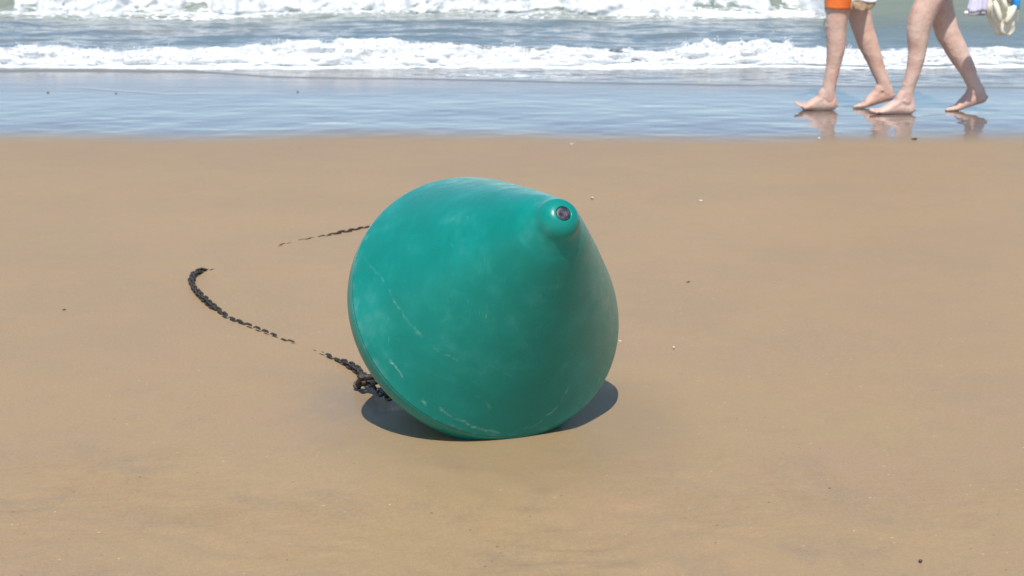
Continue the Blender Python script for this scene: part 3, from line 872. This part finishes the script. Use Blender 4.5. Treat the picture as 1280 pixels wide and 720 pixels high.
# first walker: bare legs below bright orange shorts
n1 = [(1.991, .651, .070), (1.985, .602, .069), (1.978, .554, .0665), (1.977, .493, .0615), (1.980, .432, .0600), (1.980, .371, .0555), (1.974, .310, .0490), (1.966, .249, .0440), (1.956, .188, .0425), (1.950, .135, .0420), (1.948, .075, .041)]
f1 = [(2.140, .600, .075), (2.153, .543, .0710), (2.173, .481, .0650), (2.196, .420, .0640), (2.222, .358, .0580), (2.249, .296, .0510), (2.274, .234, .0450), (2.300, .180, .0420), (2.318, .125, .041), (2.325, .100, .040)]
build_person("person", "walker with bare legs in bright orange shorts striding on wet sand, ahead of the other", 2.06, 11.365, None,
             rows_at(n1, 11.285, 11.305), rows_at(f1, 11.445, 11.425),
             [(2.055, 11.275, .96, .105, .095), (2.040, 11.275, .86, .100, .090), (2.012, 11.280, .75, .083, .078)],
             [(2.065, 11.455, .96, .105, .095), (2.080, 11.455, .86, .100, .090), (2.112, 11.450, .72, .084, .080)],
             [((1.806, 11.305, 0), 0, 32, 1, (1.950, .135)), ((2.196, 11.425, 0), 15, 0, -1, (2.318, .140))],
             ((2.05, 11.165, 1.49), (2.135, 11.115, 1.20), (2.115, 11.085, .945)), ((2.04, 11.565, 1.49), (2.02, 11.60, 1.20), (1.90, 11.58, .98)),
             SKIN_A, HAIR_A, (None, None, ORANGE, .628, .655, .006, "shorts"),
             [((1.945, 11.295, .520), (.036, .042, .040)), ((1.950, 11.297, .455), (.032, .030, .030)), ((2.125, 11.435, .535), (.036, .042, .040))])
# second walker
n2 = [(2.497, .688, .0790), (2.470, .629, .0785), (2.450, .569, .0755), (2.440, .510, .0700), (2.439, .450, .0635), (2.440, .390, .0550), (2.434, .330, .0510), (2.424, .269, .0455), (2.408, .209, .0415), (2.396, .155, .0395), (2.386, .080, .040)]
f2 = [(2.596, .676, .0800), (2.612, .616, .0760), (2.630, .556, .0740), (2.648, .495, .0730), (2.681, .435, .0690), (2.717, .374, .0660), (2.753, .313, .0590), (2.791, .252, .0510), (2.820, .190, .0430), (2.846, .135, .040), (2.856, .105, .039)]
build_person("person", "bare legged walker carrying a cream bag and lavender cloth, following the orange shorts", 2.575, 11.20, None,
             rows_at(n2, 11.105, 11.12), rows_at(f2, 11.285, 11.28),
             [(2.580, 11.11, .96, .105, .095), (2.570, 11.11, .88, .100, .090), (2.535, 11.11, .78, .088, .080)],
             [(2.575, 11.29, .96, .105, .095), (2.580, 11.29, .88, .102, .090), (2.585, 11.29, .77, .090, .082)],
             [((2.246, 11.12, 0), 0, 12, 1, (2.392, .135)), ((2.738, 11.28, 0), 17, 0, -1, (2.850, .145))],
             ((2.56, 11.00, 1.49), (2.72, 10.95, 1.22), (2.815, 10.94, .985)), ((2.55, 11.40, 1.49), (2.50, 11.43, 1.20), (2.38, 11.42, .98)),
             SKIN_B, HAIR_B, (None, None, NAVY, .79, .79, .002, "swim_trunks"),
             [((2.412, 11.110, .520), (.044, .044, .044)), ((2.408, 11.113, .450), (.033, .030, .032)), ((2.600, 11.285, .520), (.036, .042, .042))])


# ------------------------------------------------------------------ carried things
def fold_mesh(name, rows, k=48, seed=0, amp=0.18, lobes=7):
    """Hanging gathered cloth: rows (x, y, z, rx, ry); the outline is pleated by lobes that deepen downwards. Closed."""
    V = []; n = len(rows)
    for i, (x, y, z, rx, ry) in enumerate(smooth_profile(rows, 5)):
        for j in range(k):
            a = 2 * PI * j / k
            w = 1 + amp * math.sin(lobes * a + 0.8 * math.sin(i * .35 + seed)) * 0.7 + amp * 0.6 * float(vnoise(np.array([math.cos(a) * 2 + seed]), np.array([math.sin(a) * 2]), np.array([i * .22]), seed)[0])
            V.append((x + rx * w * math.cos(a), y + ry * w * math.sin(a), z + .006 * math.sin(3 * a + seed) * (i > 2)))
    m = len(V) // k
    Fs = [(i * k + j, i * k + (j + 1) % k, (i + 1) * k + (j + 1) % k, (i + 1) * k + j) for i in range(m - 1) for j in range(k)]
    Fs += [tuple(range(k)), tuple(range((m - 1) * k, m * k))[::-1]]
    me = bpy.data.meshes.new(name); me.from_pydata(V, [], Fs); me.update()
    bm = bmesh.new(); bm.from_mesh(me); bmesh.ops.recalc_face_normals(bm, faces=bm.faces); bm.to_mesh(me); bm.free()
    return me


WHITE = simple("white_cloth", (0.80, 0.79, 0.78), 0.85, 0.08, 30); TAN = simple("tan_cloth", (0.46, 0.31, 0.19), 0.85, 0.3, 40)
LAV = simple("lavender_cloth", (0.66, 0.63, 0.80), 0.85, 0.12, 30); GREY = simple("grey_trim", (0.36, 0.35, 0.38), 0.85, 0.2, 30)
CREAM = simple("cream_canvas", (0.80, 0.76, 0.62), 0.8, 0.12, 25); STRAW = simple("straw_strap", (0.40, 0.32, 0.19), 0.8, 0.3, 60); BLUE = simple("blue_cloth", (0.03, 0.34, 0.80), 0.6, 0.35, 30)

t = empty("towel", (2.10, 11.09, 0.63)); tag(t, "white cloth with tan lower edge hanging behind the orange shorts", "towel")
L = lambda rows, c: [(x - c[0], y - c[1], z - c[2], a, b) for x, y, z, a, b in rows]
c = (2.10, 11.09, 0.63)
link("cloth", fold_mesh("cloth", L([(2.10, 11.085, .86, .018, .02), (2.10, 11.09, .80, .035, .03), (2.105, 11.09, .74, .062, .034), (2.110, 11.09, .683, .076, .036)], c), 48, 2), WHITE, t)
link("hem", fold_mesh("hem", L([(2.102, 11.092, .69, .066, .032), (2.098, 11.092, .655, .068, .034), (2.085, 11.092, .632, .050, .030)], c), 48, 2), TAN, t)

c = (2.73, 10.95, 0.62)
t = empty("cloth", c); tag(t, "lavender cloth with grey bottom trim hanging beside the cream bag", "cloth")
link("drape", fold_mesh("drape", L([(2.80, 10.94, .88, .020, .018), (2.79, 10.945, .82, .032, .026), (2.765, 10.95, .74, .048, .034), (2.745, 10.95, .636, .056, .038)], c), 48, 5), LAV, t)
link("trim", fold_mesh("trim", L([(2.744, 10.95, .640, .0545, .037), (2.742, 10.95, .617, .052, .036)], c), 48, 5), GREY, t)
link("tassel", shard_mesh(88, .014, .012, .012), WHITE, t).location = (-.052, -.02, .008)

c = (2.91, 10.96, 0.50)
t = empty("bag", c); tag(t, "crumpled cream canvas bag with straw straps and blue wrap held by the rear walker", "bag")
link("pouch", fold_mesh("pouch", L([(2.875, 10.955, .735, .040, .040), (2.885, 10.96, .69, .075, .055), (2.895, 10.96, .64, .088, .062), (2.905, 10.96, .585, .080, .060), (2.915, 10.96, .545, .062, .052), (2.918, 10.96, .508, .052, .046), (2.918, 10.96, .497, .030, .030)], c), 56, 9, 0.16, 5), CREAM, t)
for a, b, w in (((2.832, 10.90, .70), (2.872, 10.895, .575), .017), ((2.862, 10.885, .745), (2.902, 10.885, .640), .016), ((2.955, 10.895, .68), (2.900, 10.890, .565), .018)):
    pts = [tuple(Vector(a).lerp(Vector(b), q) - Vector(c) + Vector((0, -.012 * math.sin(PI * q), 0))) for q in np.linspace(0, 1, 7)]
    link("fold", tube_mesh("fold", pts, [w * .5, w * .9, w, w, w, w * .85, w * .4], 10), CREAM, t)
for a, b in (((2.845, 10.905, .66), (2.835, 10.94, .86)), ((2.925, 10.905, .69), (2.845, 10.94, .86))):
    pts = [tuple(Vector(a).lerp(Vector(b), q) - Vector(c)) for q in np.linspace(0, 1, 6)]
    link("strap", tube_mesh("strap", pts, [.014, .013, .013, .012, .011, .010], 8), STRAW, t)
link("wrap", fold_mesh("wrap", L([(2.945, 10.915, .76, .018, .020), (2.955, 10.905, .71, .030, .028), (2.962, 10.905, .655, .018, .020)], c), 32, 3, 0.2, 5), BLUE, t)
